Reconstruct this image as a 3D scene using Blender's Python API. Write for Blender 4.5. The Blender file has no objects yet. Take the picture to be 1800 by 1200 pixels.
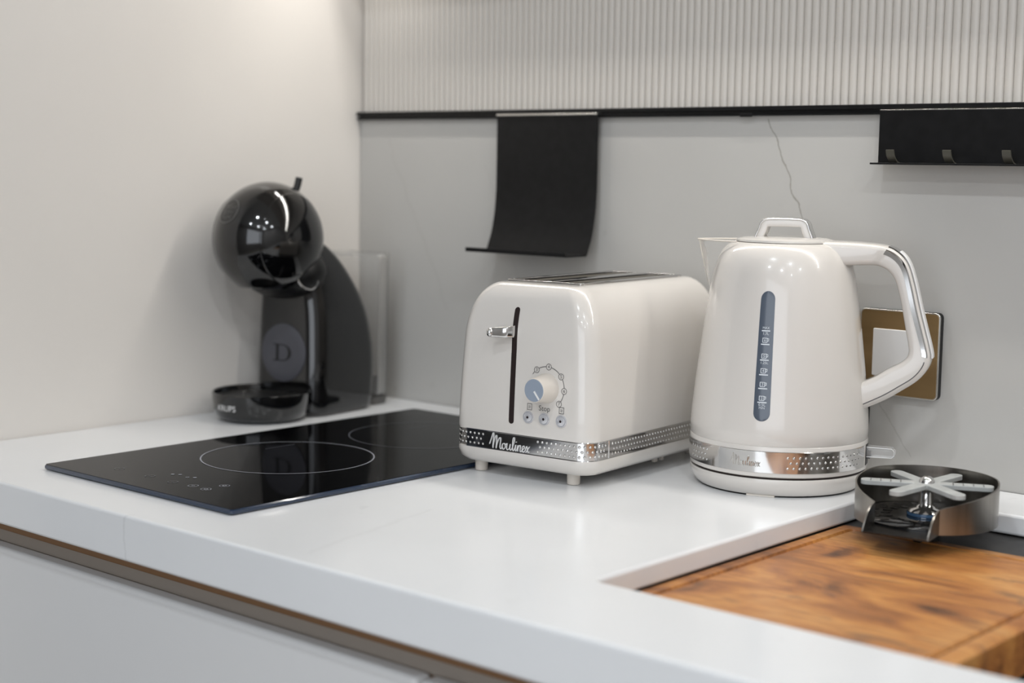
import bpy, bmesh, math, random
from mathutils import Vector, Matrix
random.seed(3)
sc = bpy.context.scene
C = sc.collection
PI = math.pi

# ------------------------------------------------------------------ camera
# worktop surface is z = 0, floor z = -0.9; left wall x = 0, back wall y = 0
F_PX = 2758.7
YAW, PITCH, ROLL = 0.717938, 0.112014, 0.0150894
CAM = Vector((1.49883, -1.41087, 0.300495))
fw = Vector((-math.sin(YAW) * math.cos(PITCH), math.cos(YAW) * math.cos(PITCH), -math.sin(PITCH)))
r0 = Vector((math.cos(YAW), math.sin(YAW), 0)); u0 = r0.cross(fw)
rr = math.cos(ROLL) * r0 + math.sin(ROLL) * u0
uu = -math.sin(ROLL) * r0 + math.cos(ROLL) * u0
cd = bpy.data.cameras.new('camera'); cam = bpy.data.objects.new('camera', cd); C.objects.link(cam)
M = Matrix((rr, uu, -fw)).transposed().to_4x4(); M.translation = CAM
cam.matrix_world = M
cd.sensor_width = 36; cd.lens = F_PX / 1800 * 36
cd.clip_start = 0.05
cd.dof.use_dof = True; cd.dof.focus_distance = 1.47; cd.dof.aperture_fstop = 3.6
sc.camera = cam

# ------------------------------------------------------------------ light
W = bpy.data.worlds.new('world'); sc.world = W; W.use_nodes = True
W.node_tree.nodes['Background'].inputs[0].default_value = (0.80, 0.90, 1.0, 1)
W.node_tree.nodes['Background'].inputs[1].default_value = 0.4
def area(name, loc, direction, sx, sy, power, col, spread=None):
    l = bpy.data.lights.new(name, 'AREA'); l.shape = 'RECTANGLE'; l.size = sx; l.size_y = sy
    l.energy = power; l.color = col
    if spread: l.spread = spread
    o = bpy.data.objects.new(name, l); C.objects.link(o); o.location = loc
    o.rotation_euler = Vector(direction).to_track_quat('-Z', 'Y').to_euler()
    return o
area('window_daylight', (2.0, -3.16, 0.55), (0, 1, -0.05), 2.2, 1.5, 25, (0.90, 0.94, 1.0))
area('under_cabinet_led', (0.825, -0.085, 0.612), (0, -0.27, -1), 1.53, 0.012, 4.0, (1.0, 0.97, 0.92))
for x, y in ((0.9, -1.40), (1.9, -1.40), (2.9, -1.40), (0.9, -2.4), (1.9, -2.4), (2.9, -2.4)):
    area('ceiling_spot', (x, y, 1.585), (0, 0, -1), 0.08, 0.08, 6.3, (0.90, 0.95, 1.0))
sc.view_settings.view_transform = 'Standard'
sc.view_settings.look = 'None'
sc.view_settings.gamma = 1
sc.view_settings.use_curve_mapping = False
sc.view_settings.exposure = 0.0

# ------------------------------------------------------------------ materials
def s2l(c):
    return tuple((v / 255 / 12.92 if v / 255 <= 0.04045 else ((v / 255 + 0.055) / 1.055) ** 2.4) for v in c) + (1,)
def mat(name, rgb, rough=0.5, metal=0.0, coat=0.0, trans=0.0, ior=1.45, spec=0.5, coat_rough=0.03):
    m = bpy.data.materials.new(name); m.use_nodes = True
    b = m.node_tree.nodes['Principled BSDF']
    b.inputs['Base Color'].default_value = s2l(rgb)
    b.inputs['Roughness'].default_value = rough
    b.inputs['Metallic'].default_value = metal
    b.inputs['Coat Weight'].default_value = coat
    b.inputs['Coat Roughness'].default_value = coat_rough
    b.inputs['Transmission Weight'].default_value = trans
    b.inputs['IOR'].default_value = ior
    b.inputs['Specular IOR Level'].default_value = spec
    return m
def nodes(m): return m.node_tree.nodes, m.node_tree.links, m.node_tree.nodes['Principled BSDF']
def noise_tint(m, c1, c2, scale=6, detail=4, lo=0.35, hi=0.65, stretch=(1, 1, 1), rough=None, bump=0.0):
    n, l, b = nodes(m)
    tc = n.new('ShaderNodeTexCoord'); mp = n.new('ShaderNodeMapping'); mp.inputs['Scale'].default_value = stretch
    nz = n.new('ShaderNodeTexNoise'); nz.inputs['Scale'].default_value = scale; nz.inputs['Detail'].default_value = detail
    rp = n.new('ShaderNodeValToRGB'); rp.color_ramp.elements[0].position = lo; rp.color_ramp.elements[1].position = hi
    rp.color_ramp.elements[0].color = s2l(c1); rp.color_ramp.elements[1].color = s2l(c2)
    l.new(tc.outputs['Object'], mp.inputs[0]); l.new(mp.outputs[0], nz.inputs['Vector'])
    l.new(nz.outputs[0], rp.inputs[0]); l.new(rp.outputs[0], b.inputs['Base Color'])
    if bump:
        bp = n.new('ShaderNodeBump'); bp.inputs['Strength'].default_value = bump; bp.inputs['Distance'].default_value = 0.001
        l.new(nz.outputs[0], bp.inputs['Height']); l.new(bp.outputs[0], b.inputs['Normal'])
    return m

m_wall = noise_tint(mat('satin_greige_panel', (217, 212, 206), 0.38), (215, 210, 204), (219, 214, 208), 3)
m_flute = mat('fluted_greige', (199, 194, 187), 0.35)
m_black = noise_tint(mat('black_powder_coat', (14, 14, 15), 0.42, spec=0.3), (10, 10, 11), (17, 17, 18), 90)
m_hook = mat('lit_hook_metal', (74, 72, 64), 0.4)  # lighter than the black strip: the light on the hooks is in the colour
m_blackgloss = mat('black_gloss_plastic', (7, 7, 8), 0.09, coat=0.6)
m_blackmatt = mat('black_matt_plastic', (10, 10, 11), 0.4)
m_greydisc = mat('dark_grey_satin', (74, 74, 80), 0.45)
m_greyplastic = mat('mid_grey_plastic', (92, 90, 88), 0.5)
m_cream = mat('cream_gloss_plastic', (213, 208, 202), 0.22, coat=0.55, coat_rough=0.05)
m_cream2 = mat('cream_satin_plastic', (216, 208, 198), 0.4)
m_chrome = mat('polished_chrome', (214, 213, 212), 0.1, metal=1)
m_steel = noise_tint(mat('brushed_steel', (150, 145, 138), 0.3, metal=1), (128, 124, 118), (160, 156, 150), 40, stretch=(1, 1, 0.05))
m_steeldark = noise_tint(mat('gunmetal', (70, 68, 66), 0.32, metal=1), (60, 58, 57), (78, 76, 74), 30)
m_darkred = mat('dark_slot', (28, 12, 10), 0.6)
m_slot = mat('slot_interior', (84, 80, 72), 0.5, metal=0.3)
m_knobface = mat('blue_grey_face', (142, 152, 166), 0.35)
m_button = mat('pearl_button', (206, 206, 210), 0.18, metal=0.35, coat=0.5)
m_ink = mat('grey_ink', (92, 90, 90), 0.6)
m_white = mat('white_plastic', (226, 225, 224), 0.35)
m_whiteink = mat('white_ink', (214, 220, 226), 0.5)
m_window = mat('slate_level_window', (78, 87, 100), 0.2, coat=0.3)
m_gold = noise_tint(mat('brushed_bronze', (150, 124, 88), 0.34, metal=0.85), (150, 125, 88), (176, 149, 110), 30, stretch=(0.1, 1, 1))
m_silver = mat('silver_edge', (205, 203, 198), 0.2, metal=1)
m_glass = mat('hob_glass', (3, 3, 4), 0.03, spec=0.05)
m_hobedge = mat('hob_edge', (28, 44, 66), 0.12, coat=0.5)
m_print = mat('hob_print', (150, 152, 160), 0.4)
m_printdim = mat('hob_print_dim', (84, 86, 92), 0.4)
m_drawer = mat('white_satin_front', (222, 222, 222), 0.4)
m_channel = mat('brown_channel_shaded', (150, 114, 82), 0.45)  # brown profile, with the shadow inside the recess put into its colour
m_channel2 = mat('taupe_channel_lip_lit', (206, 197, 186), 0.45)  # lower slope of the same channel, its lit tone put into the colour
m_carcass = mat('carcass_white', (205, 203, 200), 0.6)
m_sink = noise_tint(mat('black_sink', (46, 45, 45), 0.42, metal=0.3), (38, 38, 38), (54, 53, 52), 60)
m_floor = mat('floor_tile', (150, 143, 134), 0.4)
m_ceil = mat('ceiling_paint', (238, 238, 236), 0.8)
m_far = mat('slate_paint', (104, 114, 130), 0.8)
m_room = mat('room_paint', (196, 192, 188), 0.8)
m_starm = noise_tint(mat('pale_grey_plastic', (176, 178, 176), 0.45), (170, 172, 170), (184, 186, 184), 60)
m_blueplastic = mat('blue_tint_ring', (66, 92, 120), 0.15)

def clear_mat(name, tint, alpha, rough=0.05, ior=1.35):
    m = bpy.data.materials.new(name); m.use_nodes = True
    n, l = m.node_tree.nodes, m.node_tree.links
    b = n['Principled BSDF']; b.inputs['Base Color'].default_value = s2l(tint); b.inputs['Roughness'].default_value = rough
    b.inputs['Coat Weight'].default_value = 0.5
    t = n.new('ShaderNodeBsdfTransparent'); mx = n.new('ShaderNodeMixShader')
    fr = n.new('ShaderNodeFresnel'); fr.inputs[0].default_value = ior
    ad = n.new('ShaderNodeMath'); ad.operation = 'ADD'; ad.inputs[1].default_value = alpha; ad.use_clamp = True
    l.new(fr.outputs[0], ad.inputs[0]); l.new(ad.outputs[0], mx.inputs[0])
    l.new(t.outputs[0], mx.inputs[1]); l.new(b.outputs[0], mx.inputs[2])
    l.new(mx.outputs[0], n['Material Output'].inputs[0])
    return m
m_clear = clear_mat('clear_plastic', (214, 213, 211), 0.035)
m_clear2 = clear_mat('clear_spout', (226, 223, 218), 0.025, ior=1.14)
m_clear3 = clear_mat('clear_tab', (226, 225, 223), 0.20)

def stone(name, base, dark, veins, speck=0.55, rough=0.3, vein_strength=0.75):
    """pale quartz; veins = list of (x0,z0,x1,z1,width,axis) straight runs bent by noise"""
    m = mat(name, base, rough); n, l, b = nodes(m)
    tc = n.new('ShaderNodeTexCoord')
    nz = n.new('ShaderNodeTexNoise'); nz.inputs['Scale'].default_value = 5; nz.inputs['Detail'].default_value = 6
    l.new(tc.outputs['Object'], nz.inputs['Vector'])
    r1 = n.new('ShaderNodeValToRGB'); r1.color_ramp.elements[0].position = 0.3; r1.color_ramp.elements[1].position = 0.7
    r1.color_ramp.elements[0].color = s2l([c - 5 for c in base]); r1.color_ramp.elements[1].color = s2l(base)
    l.new(nz.outputs[0], r1.inputs[0])
    # small smudges
    n2 = n.new('ShaderNodeTexNoise'); n2.inputs['Scale'].default_value = 24; n2.inputs['Detail'].default_value = 3
    l.new(tc.outputs['Object'], n2.inputs['Vector'])
    r2 = n.new('ShaderNodeValToRGB'); r2.color_ramp.elements[0].position = 0.69; r2.color_ramp.elements[1].position = 0.80
    r2.color_ramp.elements[0].color = (0, 0, 0, 1); r2.color_ramp.elements[1].color = (speck, speck, speck, 1)
    l.new(n2.outputs[0], r2.inputs[0])
    mx = n.new('ShaderNodeMix'); mx.data_type = 'RGBA'
    l.new(r2.outputs[0], mx.inputs[0]); l.new(r1.outputs[0], mx.inputs[6]); mx.inputs[7].default_value = s2l(dark)
    col = mx.outputs[2]
    n3 = n.new('ShaderNodeTexNoise'); n3.inputs['Scale'].default_value = 28; n3.inputs['Detail'].default_value = 5
    l.new(tc.outputs['Object'], n3.inputs['Vector'])
    sep = n.new('ShaderNodeSeparateXYZ'); l.new(tc.outputs['Object'], sep.inputs[0])
    def mth(op, a, bb, clamp=False):
        q = n.new('ShaderNodeMath'); q.operation = op; q.use_clamp = clamp
        for i, v in enumerate((a, bb)):
            if v is None: continue
            if isinstance(v, (int, float)): q.inputs[i].default_value = v
            else: l.new(v, q.inputs[i])
        return q.outputs[0]
    wob = mth('MULTIPLY', mth('SUBTRACT', n3.outputs[0], 0.5), 0.022)
    for (x0, z0, x1, z1, wd, ax, st) in veins:
        v = sep.outputs[ax]
        t = mth('DIVIDE', mth('SUBTRACT', v, z0), (z1 - z0))
        line = mth('ADD', mth('MULTIPLY', t, x1 - x0), x0)
        d = mth('ABSOLUTE', mth('ADD', mth('SUBTRACT', sep.outputs[0], line), wob), None)
        k = mth('SUBTRACT', 1.0, mth('DIVIDE', d, wd), True)
        inside = mth('MULTIPLY', mth('GREATER_THAN', t, 0.0), mth('LESS_THAN', t, 1.0))
        k = mth('MULTIPLY', mth('MULTIPLY', k, inside), st)
        m2 = n.new('ShaderNodeMix'); m2.data_type = 'RGBA'
        l.new(k, m2.inputs[0]); l.new(col, m2.inputs[6]); m2.inputs[7].default_value = s2l(dark)
        col = m2.outputs[2]
    l.new(col, b.inputs['Base Color'])
    return m
m_splash = stone('marble_splashback', (188, 186, 182), (140, 136, 128),
                 [(0.613, 0.352, 0.668, 0.235, 0.0014, 2, 0.95), (0.745, 0.082, 0.79, 0.02, 0.0016, 2, 0.35),
                  (0.22, 0.30, 0.30, 0.10, 0.004, 2, 0.08), (0.05, 0.33, 0.16, 0.12, 0.004, 2, 0.10)], 0.3, rough=0.33)
m_top = stone('white_quartz', (234, 235, 236), (178, 178, 178),
              [(0.60, -0.62, 0.56, -0.44, 0.004, 1, 0.10), (0.385, -0.66, 0.395, -0.634, 0.0016, 1, 0.3)], 0.25, rough=0.2)

def wood(name):
    m = mat(name, (176, 118, 62), 0.42); n, l, b = nodes(m)
    tc = n.new('ShaderNodeTexCoord'); mp = n.new('ShaderNodeMapping'); mp.inputs['Scale'].default_value = (1.0, 2.2, 2.2)
    mp.inputs['Rotation'].default_value = (0, 0, 0.35)
    l.new(tc.outputs['Object'], mp.inputs[0])
    a = n.new('ShaderNodeTexNoise'); a.inputs['Scale'].default_value = 7; a.inputs['Detail'].default_value = 8; a.inputs['Distortion'].default_value = 1.6
    l.new(mp.outputs[0], a.inputs['Vector'])
    r = n.new('ShaderNodeValToRGB'); e = r.color_ramp.elements
    e[0].position = 0.28; e[0].color = s2l((88, 56, 34)); e[1].position = 0.75; e[1].color = s2l((214, 160, 96))
    q = e.new(0.42); q.color = s2l((172, 112, 60)); q = e.new(0.55); q.color = s2l((198, 136, 72))
    l.new(a.outputs[0], r.inputs[0])
    g = n.new('ShaderNodeTexNoise'); g.inputs['Scale'].default_value = 60; g.inputs['Detail'].default_value = 4
    mp2 = n.new('ShaderNodeMapping'); mp2.inputs['Scale'].default_value = (0.5, 4, 4); mp2.inputs['Rotation'].default_value = (0, 0, 0.3)
    l.new(tc.outputs['Object'], mp2.inputs[0]); l.new(mp2.outputs[0], g.inputs['Vector'])
    mx = n.new('ShaderNodeMix'); mx.data_type = 'RGBA'; mx.blend_type = 'MULTIPLY'; mx.inputs[0].default_value = 0.45
    r2 = n.new('ShaderNodeValToRGB'); r2.color_ramp.elements[0].position = 0.35; r2.color_ramp.elements[1].position = 0.6
    r2.color_ramp.elements[0].color = s2l((170, 140, 120)); r2.color_ramp.elements[1].color = (1, 1, 1, 1)
    l.new(g.outputs[0], r2.inputs[0]); l.new(r.outputs[0], mx.inputs[6]); l.new(r2.outputs[0], mx.inputs[7])
    # dark figure
    d = n.new('ShaderNodeTexNoise'); d.inputs['Scale'].default_value = 9; d.inputs['Detail'].default_value = 3; d.inputs['Distortion'].default_value = 2.5
    l.new(mp.outputs[0], d.inputs['Vector'])
    r3 = n.new('ShaderNodeValToRGB'); r3.color_ramp.elements[0].position = 0.60; r3.color_ramp.elements[1].position = 0.72
    r3.color_ramp.elements[0].color = (0, 0, 0, 1); r3.color_ramp.elements[1].color = (0.6, 0.6, 0.6, 1)
    l.new(d.outputs[0], r3.inputs[0])
    m3 = n.new('ShaderNodeMix'); m3.data_type = 'RGBA'; m3.inputs[7].default_value = s2l((96, 72, 58))
    l.new(r3.outputs[0], m3.inputs[0]); l.new(mx.outputs[2], m3.inputs[6])
    l.new(m3.outputs[2], b.inputs['Base Color'])
    return m
m_wood = wood('walnut_board')
m_groove = mat('board_groove', (104, 62, 28), 0.5)

# ------------------------------------------------------------------ mesh helpers
def mesh_obj(name, verts, faces, m, parent=None, smooth=False, bevel=0, seg=2, loc=None, subsurf=0):
    me = bpy.data.meshes.new(name); me.from_pydata([tuple(v) for v in verts], [], faces)
    bm = bmesh.new(); bm.from_mesh(me); bmesh.ops.recalc_face_normals(bm, faces=bm.faces); bm.to_mesh(me); bm.free()
    return link(name, me, m, parent, smooth, bevel, seg, loc, subsurf)
def link(name, me, m, parent=None, smooth=False, bevel=0, seg=2, loc=None, subsurf=0):
    o = bpy.data.objects.new(name, me); C.objects.link(o)
    me.materials.clear(); me.materials.append(m)
    if smooth:
        for p in me.polygons: p.use_smooth = True
        try: me.set_sharp_from_angle(angle=math.radians(42))
        except Exception: pass
    if bevel:
        b = o.modifiers.new('bevel', 'BEVEL'); b.width = bevel; b.segments = seg; b.limit_method = 'ANGLE'; b.angle_limit = math.radians(35)
    if subsurf:
        s = o.modifiers.new('sub', 'SUBSURF'); s.levels = subsurf; s.render_levels = subsurf
    if loc is not None: o.location = loc
    if parent: o.parent = parent
    return o
def box_vf(x0, x1, y0, y1, z0, z1):
    v = [(x, y, z) for z in (z0, z1) for y in (y0, y1) for x in (x0, x1)]
    f = [(0, 1, 3, 2), (4, 6, 7, 5), (0, 4, 5, 1), (2, 3, 7, 6), (0, 2, 6, 4), (1, 5, 7, 3)]
    return v, f
def box(name, x0, x1, y0, y1, z0, z1, m, parent=None, bevel=0.0, seg=2):
    v, f = box_vf(x0, x1, y0, y1, z0, z1)
    return mesh_obj(name, v, f, m, parent, bevel > 0, bevel, seg)
def boxes(name, lst, m, parent=None, bevel=0.0):
    V, Fc = [], []
    for b in lst:
        v, f = box_vf(*b); k = len(V); V += v; Fc += [tuple(i + k for i in q) for q in f]
    return mesh_obj(name, V, Fc, m, parent, bevel > 0, bevel)
def rrect(hx, hy, r, n=8):
    r = min(r, hx * 0.999, hy * 0.999); P = []
    for cx, cy, a0 in ((hx - r, hy - r, 0), (-hx + r, hy - r, PI / 2), (-hx + r, -hy + r, PI), (hx - r, -hy + r, 1.5 * PI)):
        for i in range(n + 1):
            a = a0 + PI / 2 * i / n; P.append((cx + r * math.cos(a), cy + r * math.sin(a)))
    return P
def loft(name, rings, m, parent=None, cap0=True, cap1=True, smooth=True, bevel=0, closed=True, loop=False):
    V = [p for r in rings for p in r]; n = len(rings[0]); Fc = []
    R = len(rings)
    for i in range(R if loop else R - 1):
        i2 = (i + 1) % R
        for j in range(n if closed else n - 1):
            k = (j + 1) % n
            Fc.append((i * n + j, i * n + k, i2 * n + k, i2 * n + j))
    if not loop:
        if cap0: Fc.append(tuple(range(n))[::-1])
        if cap1: Fc.append(tuple((R - 1) * n + j for j in range(n)))
    return mesh_obj(name, V, Fc, m, parent, smooth, bevel)
def lathe(name, prof, m, parent=None, n=64, c=(0, 0), cap0=True, cap1=True, a0=0, a1=2 * PI):
    full = abs(a1 - a0 - 2 * PI) < 1e-6
    rings = []
    for r, z in prof:
        cnt = n if full else n + 1
        rings.append([(c[0] + r * math.cos(a0 + (a1 - a0) * j / n), c[1] + r * math.sin(a0 + (a1 - a0) * j / n), z) for j in range(cnt)])
    return loft(name, rings, m, parent, cap0, cap1, closed=full)
def catmull(P, k=6, closed=False):
    P = [Vector(p) for p in P]; out = []; n = len(P)
    for i in range(n if closed else n - 1):
        if closed: a, b, c, d = P[i - 1], P[i], P[(i + 1) % n], P[(i + 2) % n]
        else: a, b, c, d = P[max(i - 1, 0)], P[i], P[i + 1], P[min(i + 2, n - 1)]
        for j in range(k):
            t = j / k
            out.append(0.5 * ((2 * b) + (c - a) * t + (2 * a - 5 * b + 4 * c - d) * t * t + (3 * b - a - 3 * c + d) * t ** 3))
    if not closed: out.append(P[-1])
    return out
def tube_vf(path, r, n=8):
    V, Fc = [], []; L = len(path); up = None
    for i, p in enumerate(path):
        t = (path[min(i + 1, L - 1)] - path[max(i - 1, 0)])
        t = t.normalized() if t.length > 1e-9 else Vector((0, 0, 1))
        if up is None: up = t.orthogonal().normalized()
        up = up - t * up.dot(t); up = up.normalized() if up.length > 1e-6 else t.orthogonal().normalized()
        s = t.cross(up)
        for j in range(n):
            a = 2 * PI * j / n; V.append(p + r * (math.cos(a) * up + math.sin(a) * s))
    for i in range(L - 1):
        for j in range(n):
            k = (j + 1) % n; Fc.append((i * n + j, i * n + k, (i + 1) * n + k, (i + 1) * n + j))
    Fc.append(tuple(range(n))[::-1]); Fc.append(tuple((L - 1) * n + j for j in range(n)))
    return V, Fc
def tube(name, path, r, m, parent=None, n=8):
    v, f = tube_vf([Vector(p) for p in path], r, n); return mesh_obj(name, v, f, m, parent, True)
def merge(parts):
    V, Fc = [], []
    for v, f in parts:
        k = len(V); V += [tuple(q) for q in v]; Fc += [tuple(i + k for i in g) for g in f]
    return V, Fc
def text_mesh(s, size, align='CENTER', shear=0.0, extrude=0.0, space=1.0):
    cu = bpy.data.curves.new('t', 'FONT'); cu.body = s; cu.size = size; cu.align_x = align; cu.align_y = 'CENTER'
    cu.shear = shear; cu.extrude = extrude; cu.space_character = space; cu.resolution_u = 3
    o = bpy.data.objects.new('t', cu); C.objects.link(o)
    dg = bpy.context.evaluated_depsgraph_get(); me = bpy.data.meshes.new_from_object(o.evaluated_get(dg))
    bpy.data.objects.remove(o); bpy.data.curves.remove(cu)
    V = [v.co.copy() for v in me.vertices]; Fc = [tuple(p.vertices) for p in me.polygons]
    bpy.data.meshes.remove(me)
    return V, Fc
def circle_flat(cx, cy, r0_, r1_, n=24):
    V = []; Fc = []
    for i in range(n):
        a = 2 * PI * i / n; V += [(cx + r0_ * math.cos(a), cy + r0_ * math.sin(a)), (cx + r1_ * math.cos(a), cy + r1_ * math.sin(a))]
    for i in range(n):
        j = (i + 1) % n; Fc.append((2 * i, 2 * i + 1, 2 * j + 1, 2 * j))
    return V, Fc
def rect_flat(x0, x1, y0, y1): return [(x0, y0), (x1, y0), (x1, y1), (x0, y1)], [(0, 1, 2, 3)]
def thing(name, label, cat, loc=(0, 0, 0), rz=0, group=None):
    o = bpy.data.objects.new(name, None); C.objects.link(o); o.location = loc; o.rotation_euler = (0, 0, rz)
    o.empty_display_size = 0.02
    return tag(o, label, cat, group)
def tag(o, label, cat=None, group=None):
    o['label'] = label
    if cat: o['category'] = cat
    if group: o['group'] = group
    return o
def struct(o, label=None):
    o['kind'] = 'structure'
    if label: o['label'] = label
    return o
# cursive wordmark as smooth strokes, unit = x-height about 0.6, total width about 3.7
SCRIPT = [[(-.25, .35), (-.05, .95), (.1, 1.45), (.17, 1.2), (.1, .3), (.1, 0), (.14, .4), (.33, 1.1), (.45, 1.25), (.47, .9), (.42, 0), (.5, .45), (.72, 1.02), (.84, 1.05), (.85, .75), (.8, .2), (.9, 0), (1.03, .2)],
          [(1.25, .58), (1.08, .52), (1.02, .22), (1.15, 0), (1.32, .2), (1.31, .48), (1.22, .58), (1.4, .5), (1.5, .6), (1.47, .15), (1.58, 0), (1.75, .22), (1.82, .6), (1.79, .15), (1.9, .02), (2.08, .4), (2.24, 1.05), (2.18, 1.28), (2.08, 1.0), (2.06, .2), (2.16, 0), (2.3, .3), (2.37, .6), (2.34, .12), (2.42, .02), (2.52, .25), (2.6, .6), (2.57, 0), (2.62, .35), (2.76, .6), (2.84, .5), (2.81, .1), (2.9, .02), (3.05, .22), (3.22, .4), (3.16, .6), (3.03, .48), (3.02, .15), (3.14, 0), (3.3, .18), (3.42, .58), (3.5, .45), (3.57, .08), (3.72, .1)],
          [(3.72, .6), (3.38, 0)], [(2.4, .84), (2.42, .9)]]
def script_vf(fmap, height, rad):
    k = height / 1.45; parts = []
    for st in SCRIPT:
        pts = catmull([(x - 1.75, y - 0.6, 0) for x, y in st], 5)
        parts.append(tube_vf([Vector(fmap(p.x * k, p.y * k)) for p in pts], rad, 5))
    return merge(parts)
def bump_vf(p, nrm, r, h, n=7):
    nrm = Vector(nrm).normalized(); t = nrm.orthogonal().normalized(); s = nrm.cross(t); p = Vector(p)
    V = []; Fc = []
    for rr_, hh in ((1.0, -0.1), (0.7, 0.62)):
        for j in range(n):
            a = 2 * PI * j / n; V.append(p + (t * math.cos(a) + s * math.sin(a)) * r * rr_ + nrm * h * hh)
    V.append(p + nrm * h)
    for j in range(n):
        k = (j + 1) % n; Fc.append((j, k, n + k, n + j)); Fc.append((n + j, n + k, 2 * n))
    return V, Fc

# ------------------------------------------------------------------ room shell
RX, RY, FZ, CZ = 3.4, -3.2, -0.9, 1.6
struct(box('floor', -1.65, RX, RY, 0.05, FZ - 0.05, FZ, m_floor), 'grey tiled kitchen floor')
struct(box('ceiling', -1.65, RX, RY, 0.05, CZ, CZ + 0.05, m_ceil), 'white kitchen ceiling')
struct(box('wall_left', -0.05, 0.0, -0.80, 0.05, FZ, CZ, m_wall), 'smooth satin greige wall panel on the left')
struct(boxes('wall_hall', [(-1.65, -1.6, RY, 0.05, FZ, CZ), (-1.6, -0.05, 0.0, 0.05, FZ, CZ)], m_far), 'slate blue painted wall of the room beyond the left panel')
wb = struct(box('wall_back', 0.0, RX, 0.012, 0.05, FZ, CZ, m_room), 'kitchen back wall with marble below and fluted panel above')
box('splashback', 0.0015, RX, 0.0, 0.0119, 0.0, 0.3546, m_splash, wb)
fp = box('fluted_panel', 0.0035, RX, 0.004, 0.0119, 0.3650, 0.78, m_flute, wb)
P = 0.009; V = []; Fc = []
N = 8
for z in (0.3650, 0.78):
    for i in range(N + 1):
        a = PI * i / N; V.append((-math.cos(a) * P * 0.49, 0.0042 - math.sin(a) * 0.0034, z))
for i in range(N): Fc.append((i, i + 1, N + 2 + i, N + 1 + i))
fl = mesh_obj('flute', V, Fc, m_flute, fp, True, loc=(0.0035 + P / 2, 0, 0))
for i in range(1, 160):
    o = fl.copy(); C.objects.link(o); o.parent = fp; o.location = (0.0035 + P / 2 + i * P, 0, 0)
struct(box('wall_right', RX, RX + 0.05, RY, 0.05, FZ, CZ, m_room), 'painted wall on the right')
struct(boxes('wall_front', [(-1.65, 0.8, RY - 0.05, RY, FZ, CZ), (3.2, RX, RY - 0.05, RY, FZ, CZ), (0.8, 3.2, RY - 0.05, RY, FZ, -0.25), (0.8, 3.2, RY - 0.05, RY, 1.35, CZ)], m_room), 'painted wall with a wide window')
wn = struct(boxes('window_1', [(0.8, 0.85, RY - 0.04, RY + 0.01, -0.25, 1.35), (3.15, 3.2, RY - 0.04, RY + 0.01, -0.25, 1.35), (1.98, 2.02, RY - 0.04, RY + 0.01, -0.2, 1.3), (0.85, 3.15, RY - 0.04, RY + 0.01, -0.25, -0.2), (0.85, 3.15, RY - 0.04, RY + 0.01, 1.3, 1.35)], m_white), 'wide white framed window')

# wall cabinet above, holding the LED strip (above the picture)
wc = thing('wall_cabinet', 'greige wall cabinet above the fluted panel with light strip below', 'cabinet', (0, 0, 0))
box('body', 0.004, 1.9, -0.33, -0.004, 0.785, 1.3, m_wall, wc, 0.002)
box('light_shelf', 0.004, 1.9, -0.16, -0.004, 0.618, 0.634, m_wall, wc, 0.001)
box('light_baffle', 0.12, 1.9, -0.0735, -0.0695, 0.579, 0.618, m_wall, wc)  # unseen lip added to keep the strip's light off the upper back wall
box('back_board', 0.004, 1.9, -0.02, -0.004, 0.634, 0.785, m_wall, wc)

# ------------------------------------------------------------------ worktop
D, T = 0.6407, 0.0405
SX, SY0, SY1, SX1 = 0.8090, -0.5255, -0.0930, 1.56
TT = 0.0185
bm = bmesh.new()
AP = 0.022
rc = 0.008
def arc(cx, cy, a0):
    return [(cx + rc * math.cos(a0 + PI / 2 * i / 5), cy + rc * math.sin(a0 + PI / 2 * i / 5)) for i in range(6)]
outer = [(0.001, -D + AP), (2.3, -D + AP), (2.3, -0.001), (0.001, -0.001)]
hole = arc(SX1 - rc, SY1 - rc, 0) + arc(SX + rc, SY1 - rc, PI / 2) + arc(SX + rc, SY0 + rc, PI) + arc(SX1 - rc, SY0 + rc, 1.5 * PI)
def poly_edges(pts):
    vs = [bm.verts.new((x, y, 0)) for x, y in pts]
    return vs, [bm.edges.new((vs[i], vs[(i + 1) % len(vs)])) for i in range(len(vs))]
vo, eo = poly_edges(outer); vh, eh = poly_edges(hole)
bmesh.ops.triangle_fill(bm, use_beauty=True, use_dissolve=False, edges=eo + eh)
va, vb = bm.verts.new((0.001, -D, 0)), bm.verts.new((2.3, -D, 0))
bm.faces.new((va, vb, vo[1], vo[0]))
bmesh.ops.recalc_face_normals(bm, faces=bm.faces)
top_faces = bm.faces[:]
g = bmesh.ops.extrude_face_region(bm, geom=top_faces, use_keep_orig=True)
bmesh.ops.translate(bm, vec=(0, 0, -TT), verts=[v for v in g['geom'] if isinstance(v, bmesh.types.BMVert)])
fs = [f for f in bm.faces if all(abs(v.co.z + TT) < 1e-6 and v.co.y < -D + AP + 1e-4 for v in f.verts)]
g = bmesh.ops.extrude_face_region(bm, geom=fs)
bmesh.ops.translate(bm, vec=(0, 0, -(T - TT)), verts=[v for v in g['geom'] if isinstance(v, bmesh.types.BMVert)])
bmesh.ops.dissolve_limit(bm, angle_limit=0.01, verts=bm.verts[:], edges=bm.edges[:])
bmesh.ops.recalc_face_normals(bm, faces=bm.faces)
me = bpy.data.meshes.new('worktop'); bm.to_mesh(me); bm.free()
wt = link('worktop', me, m_top, None, True, 0.0026, 3)
tag(wt, 'long white quartz worktop carrying the hob, toaster and kettle, cut out for the sink', 'worktop')

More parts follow.
